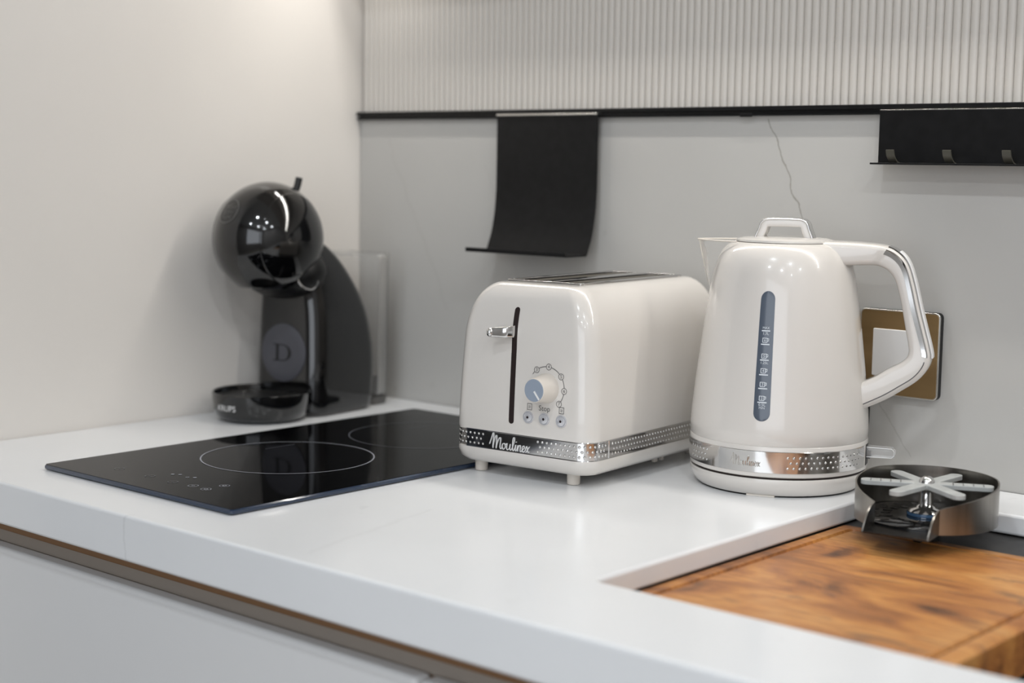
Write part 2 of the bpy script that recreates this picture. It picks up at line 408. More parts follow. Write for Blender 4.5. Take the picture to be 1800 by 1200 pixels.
# ------------------------------------------------------------------ base cabinets
def base_unit(x0, x1, label):
    t = thing('base_cabinet', label, 'cabinet', (x0, 0, 0), 0, 'base cabinets under the worktop')
    L = x1 - x0
    if x0 < 0.75: boxes('body', [(0.0005, L - 0.0005, -0.585, -0.002, -0.78, -0.19), (0.0005, 0.018, -0.585, -0.002, -0.19, -0.0412), (L - 0.018, L - 0.0005, -0.585, -0.002, -0.19, -0.0412)], m_carcass, t)
    else: boxes('body', [(0.0005, L - 0.0005, -0.585, -0.002, -0.78, -0.30), (0.0005, 0.018, -0.585, -0.002, -0.30, -0.0412), (L - 0.018, L - 0.0005, -0.585, -0.002, -0.30, -0.0412)], m_carcass, t)
    # recessed handle channel: upright back coloured darker for recess shade, then a paler sloping lip
    prof = [(-0.588, -0.041), (-0.5895, -0.041), (-0.5895, -0.0685), (-0.6005, -0.0740), (-0.6005, -0.083), (-0.588, -0.083)]
    V = [(x, y, z) for x in (0, L) for y, z in prof]; n = len(prof)
    mesh_obj('handle_channel', V, [(i, (i + 1) % n, n + (i + 1) % n, n + i) for i in range(n)] + [tuple(range(n)), tuple(range(n, 2 * n))], m_channel, t)
    V = [(x, y, z) for x in (0, L) for y, z in ((-0.590, -0.0672), (-0.6018, -0.0730), (-0.6008, -0.0745), (-0.5897, -0.0687))]
    mesh_obj('channel_lip', V, [(i, (i + 1) % 4, 4 + (i + 1) % 4, 4 + i) for i in range(4)] + [(0, 1, 2, 3), (4, 5, 6, 7)], m_channel2, t)
    box('drawer_front', 0.0015, L - 0.0015, -0.622, -0.6025, -0.42, -0.0715, m_drawer, t, 0.005, 4)
    box('drawer_front', 0.0015, L - 0.0015, -0.622, -0.602, -0.778, -0.4235, m_drawer, t, 0.002, 3)
    box('plinth', 0.0, L, -0.55, -0.535, -0.899, -0.78, m_carcass, t)
    return t
base_unit(0.004, 0.7225, 'white handleless drawer cabinet under the hob, beside the left wall')
base_unit(0.7225, 1.62, 'white handleless cabinet under the sink, right of the drawer gap')

# ------------------------------------------------------------------ sink
sk = thing('sink', 'black workstation sink with flat rear ledge set under the worktop', 'sink', (SX, SY0, -0.0195))
Lx, Ly = SX1 - SX, SY1 - SY0
# local coords from front-left corner of the cut-out
LY = Ly - 0.0655     # front edge of rear ledge
box('rear_ledge', -0.012, Lx + 0.012, LY, Ly + 0.012, -0.0035, 0.0, m_sink, sk, 0.0012)
boxes('rim', [(-0.012, -0.0005, -0.012, LY, -0.0035, 0), (Lx + 0.0005, Lx + 0.012, -0.012, LY, -0.0035, 0), (-0.012, Lx + 0.012, -0.012, 0.002, -0.0035, 0)], m_sink, sk)
boxes('support_step', [(-0.0005, Lx, 0.002, 0.018, -0.040, -0.036), (-0.0005, Lx, LY - 0.016, LY, -0.040, -0.036)], m_steel, sk, 0.0008)
boxes('basin', [(-0.012, -0.001, 0.0, LY, -0.23, -0.0036), (Lx, Lx + 0.011, 0, LY, -0.23, -0.0036), (-0.012, Lx + 0.011, -0.010, 0.0018, -0.23, -0.0036), (-0.012, Lx + 0.011, LY, LY + 0.011, -0.23, -0.0036), (-0.012, Lx + 0.011, -0.010, LY + 0.011, -0.235, -0.23)], m_sink, sk)

# ------------------------------------------------------------------ cutting board
BX0, BX1, BY0, BY1 = SX + 0.0003, 1.0635, SY0 + 0.0035, SY0 + LY - 0.0015
cb = thing('cutting_board', 'figured brown wooden cutting board with juice groove laid in the sink', 'cutting board', ((BX0 + BX1) / 2, (BY0 + BY1) / 2, -0.0555))
hx, hy = (BX1 - BX0) / 2, (BY1 - BY0) / 2
# board top with a real groove, ring by ring
def rng(hx, hy, r, z): return [(x, y, z) for x, y in rrect(hx, hy, r, 4)]
H = 0.0375
rings = [rng(hx - .002, hy - .002, .004, 0.0), rng(hx, hy, .005, .002), rng(hx, hy, .005, H - .003), rng(hx - .003, hy - .003, .004, H)]
gi = 0.013
rings += [rng(hx - gi, hy - gi, .006, H), rng(hx - gi - .0015, hy - gi - .0015, .006, H - .003), rng(hx - gi - .0045, hy - gi - .0045, .006, H - .003), rng(hx - gi - .006, hy - gi - .006, .006, H)]
loft('board', rings, m_wood, cb)
rg = [rng(hx - gi - .0014, hy - gi - .0014, .006, H - .0024), rng(hx - gi - .0046, hy - gi - .0046, .006, H - .0024)]
loft('juice_groove', rg, m_groove, cb, False, False)

# ------------------------------------------------------------------ hob
HX, HY, HW, HL = 0.1718, -0.5802, 0.288, 0.51
hob = thing('induction_hob', 'black glass two-zone induction hob set on the worktop by the coffee machine', 'hob', (HX + HW / 2, HY + HL / 2, 0))
def rr3(hx, hy, r, z, n=4): return [(x, y, z) for x, y in rrect(hx, hy, r, n)]
loft('glass_plate', [rr3(HW / 2 - .0012, HL / 2 - .0012, .003, 0.0048), rr3(HW / 2 - .0012, HL / 2 - .0012, .003, 0.0056)], m_glass, hob)
loft('bevelled_edge', [rr3(HW / 2 - .0018, HL / 2 - .0018, .003, 0.0003), rr3(HW / 2, HL / 2, .004, 0.0016), rr3(HW / 2, HL / 2, .004, 0.0040), rr3(HW / 2 - .0015, HL / 2 - .0015, .003, 0.0055)], m_hobedge, hob, True, False)
hc = lambda x, y: (x - (HX + HW / 2), y - (HY + HL / 2))
def flat_obj(name, parts, z, m, parent):
    V, Fc = merge([([(p[0], p[1], z) for p in v], f) for v, f in parts]); return mesh_obj(name, V, Fc, m, parent)
c1, c2 = hc(0.309, -0.388), hc(0.314, -0.196)
flat_obj('cooking_zone_ring', [circle_flat(*c1, .0855, .0869, 96)], 0.0059, m_print, hob)
flat_obj('cooking_zone_ring', [circle_flat(*c2, .0825, .0838, 96)], 0.0059, m_printdim, hob)
flat_obj('zone_tick', [rect_flat(c1[0] - .0500, c1[0] - .0492, c1[1] + .012, c1[1] + .052)], 0.0059, m_printdim, hob)
flat_obj('zone_tick', [rect_flat(c2[0] - .0400, c2[0] - .0392, c2[1] + .016, c2[1] + .046)], 0.0059, m_printdim, hob)
for (x, y, kind) in [(.243, -.542, 0), (.293, -.543, 0), (.330, -.5445, 0), (.357, -.542, 1), (.377, -.543, 2), (.377, -.522, 2)]:
    cx, cy = hc(x, y); ps = [circle_flat(cx, cy, .0044, .0050, 20)]
    if kind == 0: ps.append(rect_flat(cx - .002, cx + .002, cy - .0004, cy + .0004))
    elif kind == 1: ps += [rect_flat(cx - .002, cx + .002, cy - .0004, cy + .0004), rect_flat(cx - .0004, cx + .0004, cy - .002, cy + .002)]
    else: ps.append(circle_flat(cx, cy, .0012, .0022, 12))
    flat_obj('touch_control', ps, 0.0059, m_print if kind else m_printdim, hob)
for (x, y) in [(.301, -.523), (.307, -.519), (.322, -.522), (.328, -.518)]:
    cx, cy = hc(x, y); flat_obj('zone_indicator', [circle_flat(cx, cy, .0002 if (x < .31 or x > .325) else .0011, .0018, 14)], 0.0059, m_print, hob)

# ------------------------------------------------------------------ toaster
TR = math.radians(4.8)
TA, TB = 0.0820, 0.1320          # half width (lever face), half length
TC = (0.5205, -0.1610)
to = thing('toaster', 'cream two-slot toaster with chrome band and browning dial, between hob and kettle', 'toaster', (TC[0], TC[1], 0), TR)
def tring(z, dx, dy, r): return [(x, y, z) for x, y in rrect(TA - dx, TB - dy, r, 10)]
CRn = .0195
loft('lower_shell', [tring(.0105, .020, .020, .012), tring(.0108, .013, .013, .014), tring(.0125, .0065, .0065, .017), tring(.0165, .0020, .0020, .019), tring(.0235, .0, .0, CRn), tring(.0270, .0002, .0002, CRn)], m_cream, to)
band_ring = [tring(.0270, .0008, .0008, CRn), tring(.0442, .0010, .0010, CRn)]
band = loft('chrome_band', band_ring, m_chrome, to, False, False)
ZT = 0.1875; ZS = .128
rings = [tring(.0442, .0004, .0004, CRn), tring(.047, .0, .0, CRn)]
for k in range(1, 6):
    z = .047 + k * (ZS - .047) / 5; d = .0035 * ((z - .047) / (ZS - .047)) ** 1.3; rings.append(tring(z, d, d, CRn))
for k in range(1, 17):
    a = PI / 2 * k / 16; z = ZS + (ZT - ZS) * math.sin(a); d = .0035 + .0295 * (1 - math.cos(a)); rings.append(tring(z, d * 1.12, .0035 + (d - .0035) * .78, CRn - .006 * (1 - math.cos(a))))
body = loft('body_shell', rings, m_cream, to, True, True)
def toast_inset(z):
    if z < ZS: return .0035 * max(0, (z - .047) / (ZS - .047)) ** 1.3
    a = math.asin(min(1, (z - ZS) / (ZT - ZS))); return .0035 + .0295 * .78 * (1 - math.cos(a))
# seam strip on the band, near corner
tube('band_seam', [(TA - .0008, -TB + .034, .0272), (TA - .0008, -TB + .034, .0440)], .0007, m_chrome, band, 6)
tube('band_edge', [Vector(p) for p in tring(.0443, .0006, .0006, CRn)] + [Vector(tring(.0443, .0006, .0006, CRn)[0])], .0006, m_chrome, band, 5)
tube('band_edge', [Vector(p) for p in tring(.0271, .0006, .0006, CRn)] + [Vector(tring(.0271, .0006, .0006, CRn)[0])], .0006, m_chrome, band, 5)
# perimeter walk for dimples
def perim(s):
    """s from front-left corner of the lever face along +x, round the near corner and down the long side"""
    r = CRn; hx_, hy_ = TA - .0009, TB - .0009
    seg = 2 * (hx_ - r)
    if s < 0:       # wraps round the far-left corner
        a = max(-PI / 2, s / r); return (-hx_ + r + r * math.sin(a), -hy_ + r - r * math.cos(a)), (math.sin(a), -math.cos(a))
    if s < seg: return (-hx_ + r + s, -hy_), (0, -1)
    s -= seg
    if s < r * PI / 2:
        a = s / r; return (hx_ - r + r * math.sin(a), -hy_ + r - r * math.cos(a)), (math.sin(a), -math.cos(a))
    s -= r * PI / 2
    return (hx_, -hy_ + r + s), (1, 0)
parts = []
def dots(s0, s1, step, rows, rad, h):
    i = 0; s = s0
    while s <= s1:
        for q in range(rows):
            z = .0356 + (q - (rows - 1) / 2) * .0048
            off = step / 2 if q % 2 else 0
            if s + off <= s1:
                p, nn = perim(s + off); parts.append(bump_vf((p[0], p[1], z), (nn[0], nn[1], 0), rad, h))
        s += step
dots(-.028, .0190, .0052, 3, .0013, .0009)
dots(.084, .163, .0052, 3, .0015, .0010)
dots(.174, .34, .0052, 3, .0012, .0008)
V, Fc = merge(parts); dm = mesh_obj('band_dimples', V, Fc, m_chrome, band, True); dm['kind'] = 'stuff'
V, Fc = script_vf(lambda a, b: (-.0105 + a * 1.2, -TB + .0004, .0345 + b), .0145, .00042)
mesh_obj('wordmark', V, Fc, m_white, band, True)
# feet
for sx in (-1, 1):
    for sy in (-1, 1):
        lathe('foot', [(.0052, 0.0), (.0062, .0006), (.0064, .0112)], m_cream2, to, 20, (sx * .055 - .005, sy * .110))
boxes('cord_clip', [(.058, .062, .018, .024, .004, .0112), (.058, .062, .032, .036, .004, .0112)], m_cream2, to, .0006)
# front face slot (tilted a little with the face)
FX = lambda z: -TB + toast_inset(z)
def front_strip(x0, x1, z0, z1, off, n=20, round_=True, skew=0):
    """a plate lying on the lever face following its curve"""
    V = []; rows = n * 2
    hw = (x1 - x0) / 2; cx = (x0 + x1) / 2
    for i in range(rows + 1):
        t = .5 - .5 * math.cos(PI * i / rows); z = z0 + (z1 - z0) * t
        w_ = hw; cx = (x0 + x1) / 2 + skew * (t - .5)
        if round_:
            dz = min(z - z0, z1 - z)
            if dz < hw: w_ = math.sqrt(max(0, hw * hw - (hw - dz) ** 2)) + 1e-5
        y = FX(z) - off
        V += [(cx - w_, y, z), (cx + w_, y, z), (cx - w_, y + .002, z), (cx + w_, y + .002, z)]
    Fc = []
    for i in range(rows):
        a, b = 4 * i, 4 * i + 4
        Fc += [(a, a + 1, b + 1, b), (a, a + 2, b + 2, b), (a + 1, a + 3, b + 3, b + 1)]
    return V, Fc
LX = -.0085
mesh_obj('lever_slot', *front_strip(LX - .0029, LX + .0029, .0545, .1660, .0003, skew=.0), m_darkred, to)
# lever: chrome bar sweeping out of the slot towards the left, with a rounded end
zl = .1425; y0 = FX(zl)
path = [Vector((LX + .001, y0 - .002, zl + .0005)), Vector((LX - .003, y0 - .0085, zl)), Vector((LX - .012, y0 - .0115, zl - .0004)), Vector((LX - .0185, y0 - .0135, zl - .0008))]
rings = []
for i, p in enumerate(catmull(path, 5)):
    h_ = .0058 - .0013 * i / 15
    rings.append([(p.x + a * .0, p.y + b, p.z + c) for a, b, c in [(0, x * 1.0, y * 1.0) for x, y in rrect(.0022, h_, .002, 3)]])
lev = loft('lever', rings, m_chrome, to)
V, Fc = bump_vf((LX - .0185, y0 - .0135, zl - .0008), (-.75, -.66, 0), .0046, .0032, 16)
e = path[-1]
loft('lever_tip', [[(e.x + .0035 * math.cos(t) - .0005, e.y - .0005 + .0042 * math.sin(t) * math.cos(q), e.z + .0046 * math.sin(t) * math.sin(q)) for q in [2 * PI * j / 16 for j in range(16)]] for t in [PI * (0.04 + .92 * i / 8) for i in range(9)]], m_chrome, lev)
# browning dial
KX, KZ = .0310, .0924; ky = FX(KZ)
def disc_y(name, x, z, y_prof, m, parent, n=40):
    rings = [[(x + r * math.cos(2 * PI * j / n), y, z + r * math.sin(2 * PI * j / n)) for j in range(n)] for r, y in y_prof]
    return loft(name, rings, m, parent)
dial = disc_y('browning_dial', KX, KZ, [(.0141, ky + .002), (.0141, ky - .001), (.0135, ky - .0018), (.0114, ky - .0187), (.0111, ky - .0199), (.0105, ky - .0203)], m_cream2, to)
disc_y('dial_face', KX, KZ, [(.0107, ky - .0202), (.0105, ky - .0207), (.0001, ky - .0207)], m_knobface, dial)
a = math.radians(-52)
def quad_y(name, pts, y, m, parent): return mesh_obj(name, [(p[0], y, p[1]) for p in pts] + [(p[0], y + .0006, p[1]) for p in pts], [(0, 1, 2, 3), (4, 5, 6, 7)] + [(i, (i + 1) % 4, 4 + (i + 1) % 4, 4 + i) for i in range(4)], m, parent)
ca, sa = math.cos(a), math.sin(a)
quad_y('dial_pointer', [(KX + r * ca - q * sa, KZ + r * sa + q * ca) for r, q in ((.001, -.0009), (.0104, -.0009), (.0104, .0009), (.001, .0009))], ky - .0212, m_white, dial)
# printed scale round the dial
parts = []
R_ = .0203
def on_face(v, f, off=.00035): return [(p[0], FX(p[1]) - off, p[1]) for p in v], f
angs = {'3': 126, '4': 85, '5': 37, '6': -3, '7': -42}
al = [math.radians(x) for x in angs.values()]
for ch, dg_ in angs.items():
    t = math.radians(dg_); cx, cz = KX + R_ * math.cos(t), KZ + R_ * math.sin(t)
    v, f = circle_flat(cx, cz, .0026, .0031, 20); parts.append(on_face(v, f))
    v, f = text_mesh(ch, .0046); parts.append(on_face([(cx + p.x, cz + p.y) for p in v], f))
for t0, t1 in list(zip(al[:-1], al[1:])) + [(math.radians(152), al[0])]:
    n = 12; v = []; f = []
    g_ = 0.145
    for i in range(n + 1):
        t = t0 - g_ + (t1 - t0 + 2 * g_) * i / n
        v += [(KX + (R_ - .0003) * math.cos(t), KZ + (R_ - .0003) * math.sin(t)), (KX + (R_ + .0003) * math.cos(t), KZ + (R_ + .0003) * math.sin(t))]
    for i in range(n): f.append((2 * i, 2 * i + 1, 2 * i + 3, 2 * i + 2))
    parts.append(on_face(v, f))
v, f = text_mesh('Stop', .0072); parts.append(on_face([(.0298 + p.x, .0728 + p.y) for p in v], f))
for cx in (.0126, .0493):
    for v, f in (rect_flat(cx - .0028, cx - .0023, .0700, .0762), rect_flat(cx + .0023, cx + .0028, .0700, .0762), rect_flat(cx - .0028, cx + .0028, .0757, .0762), rect_flat(cx - .0028, cx + .0028, .0700, .0705), rect_flat(cx - .0012, cx + .0012, .0735, .0740), rect_flat(cx - .0012, cx + .0012, .0720, .0725)):
        parts.append(on_face(v, f))
V, Fc = merge(parts); mesh_obj('printed_scale', V, Fc, m_ink, to)
for cx in (.0115, .0300, .0495):
    cz = .0630; yb = FX(cz)
    bt = disc_y('push_button', cx, cz, [(.0060, yb + .001), (.0060, yb - .0008), (.0056, yb - .0014), (.0048, yb - .0014), (.0046, yb - .0009), (.0044, yb - .0014), (.0036, yb - .0017), (.0001, yb - .0018)], m_button, to, 28)
    disc_y('button_light', cx, cz, [(.0013, yb - .0016), (.0012, yb - .0020), (.0001, yb - .0021)], m_darkred, bt, 12)
# slots on top
FA, FB = .0430, .0940
fr_ = [(-FA, FA, -FB, -FB + .006), (-FA, FA, FB - .006, FB), (-FA, -FA + .005, -FB + .006, FB - .006), (FA - .005, FA, -FB + .006, FB - .006), (-.006, .006, -FB + .006, FB - .006)]
boxes('slot_frame', [(a0, a1, b0, b1, ZT - .0006, ZT + .0022) for a0, a1, b0, b1 in fr_], m_chrome, to, .0007)
for s in (-1, 1):
    x0, x1 = (.006, FA - .005) if s > 0 else (-FA + .005, -.006)
    so = boxes('bread_slot', [(x0, x1, -FB + .006, FB - .006, ZT + .0002, ZT + .0006)], m_slot, to)
    box('bread_guide', x0 + .003, x0 + .0042, -FB + .014, FB - .014, ZT + .0006, ZT + .0014, m_steeldark, so)
    box('bread_guide', x1 - .0042, x1 - .003, -FB + .014, FB - .014, ZT + .0006, ZT + .0014, m_steeldark, so)

# ------------------------------------------------------------------ kettle and its base
KC = Vector((0.7100, -0.1150, 0))
HAND = math.atan2(0.347, 0.937)          # local +x = handle, local -y = level window
kb = thing('power_base', 'round cream power base under the kettle, black cord behind it', 'power base', KC, HAND)
lathe('base_disc', [(.070, .0016), (.0765, .0016), (.0790, .0040), (.0820, .0085), (.0838, .0130), (.0842, .0165), (.0836, .0176), (.060, .0178)], m_cream, kb, 96)
lathe('rubber_foot_ring', [(.0700, .0), (.0752, .0), (.0752, .0017), (.0700, .0017)], m_blackmatt, kb, 72)
box('front_notch', -.013, .013, -.0772, -.0735, .0001, .0016, m_cream2, kb)
def kl(wx, wy, wz):    # world -> kettle local
    d = Vector((wx, wy, 0)) - KC; c_, s_ = math.cos(-HAND), math.sin(-HAND)
    return Vector((d.x * c_ - d.y * s_, d.x * s_ + d.y * c_, wz))
cordp = [kl(.735, -.040, .009), kl(.738, -.022, .012), kl(.7445, -.012, .034), kl(.7465, -.0105, .058), kl(.7445, -.0108, .082), kl(.735, -.0115, .100), kl(.715, -.012, .106)]
tube('power_cord', catmull(cordp, 8), .0036, m_blackmatt, kb, 8)

kt = thing('kettle', 'cream electric kettle with chrome band and grey water window, beside the toaster', 'kettle', KC, HAND)
prof = [(.060, .0192), (.0826, .0192), (.0840, .0202), (.0846, .0235), (.0846, .0470), (.0842, .0478), (.0838, .0481), (.0844, .0488), (.0845, .060), (.0838, .072), (.0824, .084), (.0808, .100), (.0790, .116), (.0771, .131), (.0746, .152), (.0720, .172), (.0690, .190), (.0664, .203), (.0644, .2105), (.0618, .2178), (.0582, .2240), (.0535, .2286), (.0490, .2310), (.0450, .2318), (.030, .2320)]
def krad(z):
    for (ra, za), (rb, zb) in zip(prof[1:], prof[2:]):
        if za <= z <= zb and zb > za: return ra + (rb - ra) * (z - za) / (zb - za)
    return .05
lathe('body', prof, m_cream, kt, 128)
lathe('gap_ring', [(.0815, .0172), (.0822, .0193)], m_darkred, kt, 96, cap0=False, cap1=False)
# steel band, from the left round to just short of the switch
b0, b1 = -PI * 1.02, -.16
kband = lathe('chrome_band', [(.0848, .0236), (.0852, .0240), (.0852, .0434), (.0848, .0438)], m_chrome, kt, 96, cap0=False, cap1=False, a0=b0, a1=b1)
parts = []
def kdots(a0, a1, st, rows=3, rad=.0013, h=.0007):
    a = a0
    while a < a1:
        for q in range(rows):
            t = a + (st / 2 if q % 2 else 0); z = .0337 + (q - 1) * .0048
            if t < a1: parts.append(bump_vf((.0852 * math.cos(t), .0852 * math.sin(t), z), (math.cos(t), math.sin(t), 0), rad, h))
        a += st
kdots(-PI / 2 + .30, -.30, .066)
kdots(-PI / 2 - 1.02, -PI / 2 - .66, .066)
V, Fc = merge(parts); dm = mesh_obj('band_dimples', V, Fc, m_chrome, kband, True); dm['kind'] = 'stuff'
V, Fc = script_vf(lambda a, b: (.0853 * math.cos(-PI / 2 - .16 + a / .0853), .0853 * math.sin(-PI / 2 - .16 + a / .0853), .0337 + b), .0105, .0004)
mesh_obj('wordmark', V, Fc, m_silver, kband, True)
# level window on the side (centre angle -90deg), a capsule that follows the wall
def kmap(a, z, off): r = krad(z) + off; return (r * math.sin(a / .08) , -r * math.cos(a / .08), z)
Z0, Z1, hw = .0712, .1895, .0074
V = []; n = 40; cols = 5
for i in range(n + 1):
    z = Z0 + (Z1 - Z0) * (0.5 - 0.5 * math.cos(PI * i / n)); dz = min(z - Z0, Z1 - z); w_ = hw if dz >= hw else math.sqrt(max(1e-10, hw * hw - (hw - dz) ** 2))
    for j in range(cols): V.append(kmap(w_ * (2 * j / (cols - 1) - 1), z, .0005 if 0 < j < cols - 1 else .0001))
Fc = [(i * cols + j, i * cols + j + 1, (i + 1) * cols + j + 1, (i + 1) * cols + j) for i in range(n) for j in range(cols - 1)]
kw = mesh_obj('level_window', V, Fc, m_window, kt, True)
parts = []
def kprint(v, f, cx, cz):
    cz = .0834 + (cz - .0738) * .933; parts.append(([kmap(cx + p[0] * 1.08, cz + p[1] * 1.05, .0009) for p in v], f))
def ktext(s, size, cz):
    v, f = text_mesh(s, size); kprint([(p.x, p.y) for p in v], f, 0, cz)
def kbar(cz): v, f = rect_flat(-.0038, .0038, -.0005, .0005); kprint(v, f, 0, cz)
def cup(cz, ch):
    for v, f in (rect_flat(-.0027, -.0021, -.0018, .0022), rect_flat(.0012, .0018, -.0018, .0022), rect_flat(-.0027, .0018, .0017, .0022), rect_flat(-.0024, .0015, -.0021, -.0016), rect_flat(.0018, .0030, .0013, .0018), rect_flat(.0026, .0031, -.0004, .0018), rect_flat(.0018, .0030, -.0007, -.0002)): kprint(v, f, 0, cz)
    v, f = text_mesh(ch, .0036); kprint([(p.x - .0004, p.y) for p in v], f, 0, cz)
ktext('MAX', .0030, .1517); kbar(.1490); ktext('1.7L', .0034, .1462)
cup(.1397, '6'); kbar(.1358)
cup(.1243, '5'); kbar(.1205); ktext('1.25L', .0032, .1178)
cup(.1100, '4'); kbar(.1062)
cup(.0967, '3'); kbar(.0928)
cup(.0832, '2'); kbar(.0793); ktext('0.5L', .0034, .0768); ktext('MIN', .0028, .0738)
V, Fc = merge(parts); mesh_obj('level_marks', V, Fc, m_whiteink, kw)
# lid
lid = lathe('lid', [(.0440, .2316), (.0462, .2322), (.0458, .2340), (.040, .2356), (.022, .2366), (.0001, .2370)], m_cream, kt, 72)
def arch(h, w0, w1, z0, n=6):
    return catmull([(-w0, 0, z0), (-w0 + .0035, 0, z0 + h * .55), (-w1, 0, z0 + h * .93), (-w1 + .008, 0, z0 + h), (w1 - .008, 0, z0 + h), (w1, 0, z0 + h * .93), (w0 - .0035, 0, z0 + h * .55), (w0, 0, z0)], n)
def sweep_flat(name, path, hn, hb, m, parent, off=0, r=.0012):
    """path in the xz plane; hn = half thickness along the path normal, hb = half depth in y"""
    rings = []; L = len(path)
    for i, p in enumerate(path):
        t = (path[min(i + 1, L - 1)] - path[max(i - 1, 0)]).normalized(); nn = Vector((-t.z, 0, t.x))
        rings.append([p + nn * (a + off) + Vector((0, b, 0)) for a, b in rrect(hn, hb, r, 3)])
    return loft(name, rings, m, parent)
ap_ = arch(.0150, .0235, .0175, .2345)
sweep_flat('lid_handle', ap_, .0034, .0085, m_cream, lid, 0)
sweep_flat('lid_handle_trim', ap_, .0009, .0092, m_chrome, lid, .0040, .0008)
# handle: matched outer / inner outlines (u, z)
outer_ = [(u if u < .1 else .1 + (u - .1) * .86, z) for u, z in [(.040, .2338), (.060, .2336), (.080, .2328), (.098, .2305), (.112, .2235), (.1205, .2130), (.1270, .1960), (.1335, .1740), (.1400, .1540), (.1452, .1380), (.1468, .1290), (.1440, .1190), (.1345, .1080), (.1180, .0975), (.1000, .0875), (.0780, .0765)]]
inner_ = [(.040, .2120), (.060, .2120), (.076, .2130), (.088, .2128), (.0975, .2090), (.1045, .2010), (.1090, .1880), (.1130, .1710), (.1165, .1540), (.1195, .1400), (.1200, .1335), (.1180, .1280), (.1110, .1220), (.1010, .1165), (.0900, .1090), (.0760, .1020)]
O_ = catmull([(u, 0, z) for u, z in outer_], 4); I_ = catmull([(u, 0, z) for u, z in inner_], 4)
def hsec(o, i, hb, r=.0055):
    d = (o - i); L = d.length; d.normalize(); mid = (o + i) / 2
    return [mid + d * a + Vector((0, b, 0)) for a, b in rrect(L / 2, hb, r, 5)]
rings = []
for k, (o, i) in enumerate(zip(O_, I_)):
    t = k / (len(O_) - 1); hb = .0165 - .003 * math.sin(PI * t)
    if t < .2: hb = .0165 + (.2 - t) * .04
    rings.append(hsec(o, i, hb))
hd = loft('handle', rings, m_cream, kt)
# chrome strip on the outer edge down to the elbow
rings = []; seg = O_[12:41]
for k, o in enumerate(seg):
    kk = 12 + k; i = I_[kk]; d = (o - i).normalized(); hb = .0165 - .003 * math.sin(PI * kk / (len(O_) - 1))
    tt = min(1, k / 6, (len(seg) - 1 - k) / 3 + .25)
    rings.append([o - d * .0010 + d * a + Vector((0, b, 0)) for a, b in [(-.0068, -hb - .0004), (-.003, -hb - .0007), (.0007, -hb + .0035), (.0017, -hb + .0062), (.0017, hb - .0062), (.0007, hb - .0035), (-.003, hb + .0007), (-.0068, hb + .0004), (-.0066, hb - .002), (0, hb - .007), (0, -hb + .007), (-.0066, -hb + .002)]])
loft('handle_chrome', rings, m_chrome, hd)
rings = []
for k in range(15, 41):
    o, i = O_[k], I_[k]; d = (o - i).normalized(); hb = .0075
    rings.append([o + d * .0004 + d * a + Vector((0, b, 0)) for a, b in rrect(.0012, hb, .001, 2)])
loft('grip_inlay', rings, m_white, hd)
seam = []
for k in range(42, len(O_) - 1):
    o, i = O_[k], I_[k]; d = (o - i).normalized(); hb = .0165 - .003 * math.sin(PI * k / (len(O_) - 1)); seam.append(o - d * .0050 + Vector((0, -hb - .0001, 0)))
tube('handle_seam', seam, .0005, m_ink, hd, 5)
# clear pouring spout
def spout_ring(t, off=0):
    z = .1800 + (.2318 - .1800) * t; tip = .0715 + (.0845 - .0715) * t ** 1.0 - off; wd = .002 + .034 * t ** .9 - off
    rw = krad(z) * .86; out = []
    for j in range(17):
        q = j / 8 - 1
        x = -(rw + (tip - rw) * (1 - abs(q) ** 1.7)); out.append(Vector((x, q * wd, z)))
    return out
NS = 12
outer_s = [spout_ring(i / NS) for i in range(NS + 1)]; inner_s = [spout_ring(i / NS, .0012) for i in range(NS + 1)]
V = [p for r in outer_s for p in r]; k0 = len(V); V += [p for r in inner_s for p in r]; Fc = []
for i in range(NS):
    for j in range(16):
        a = i * 17 + j; Fc += [(a, a + 1, a + 18, a + 17), (k0 + a, k0 + a + 17, k0 + a + 18, k0 + a + 1)]
for j in range(16):
    a = NS * 17 + j; Fc.append((a, a + 1, k0 + a + 1, k0 + a))
sp = mesh_obj('spout', V, Fc, m_clear2, kt, True)
rim = outer_s[-1]
tube('spout_rim', [p + Vector((0, 0, .0002)) for p in rim], .0008, m_cream2, sp, 6)
# switch tab
sw = loft('switch_tab', [[(x, y, z) for y, z in rrect(.0055 * k, .0052 * k, .002, 3)] for x, k in ((.0840, 1), (.108, .92), (.1105, .75))], m_clear3, kt)
for v in sw.data.vertices: v.co.z += .0365
for yy in (-.0050, .0050):
    tube('tab_edge_glint', [Vector((.0845, yy, .0320)), Vector((.108, yy * .92, .0322)), Vector((.1103, yy * .85, .0345)), Vector((.1103, yy * .85, .0385)), Vector((.108, yy * .92, .0408)), Vector((.0845, yy, .0412))], .0005, m_white, sw, 5)  # white tubes added to paint the bright edges of the clear tab
box('switch_slot', .0820, .0848, -.0070, .0070, .0235, .0440, m_blackmatt, kt, .0008)
box('switch_core', .0848, .0880, -.0040, .0040, .0300, .0370, m_greyplastic, sw)

# ------------------------------------------------------------------ cup rinser
RC = (0.8880, -0.1600, 0.0); RA = math.radians(9)
rn = thing('cup_rinser', 'gunmetal cup rinser with pale grey six-arm star on the sink ledge', 'cup rinser', RC, RA)
R1 = .0608
ZB, ZTOP = -.0012, .0355
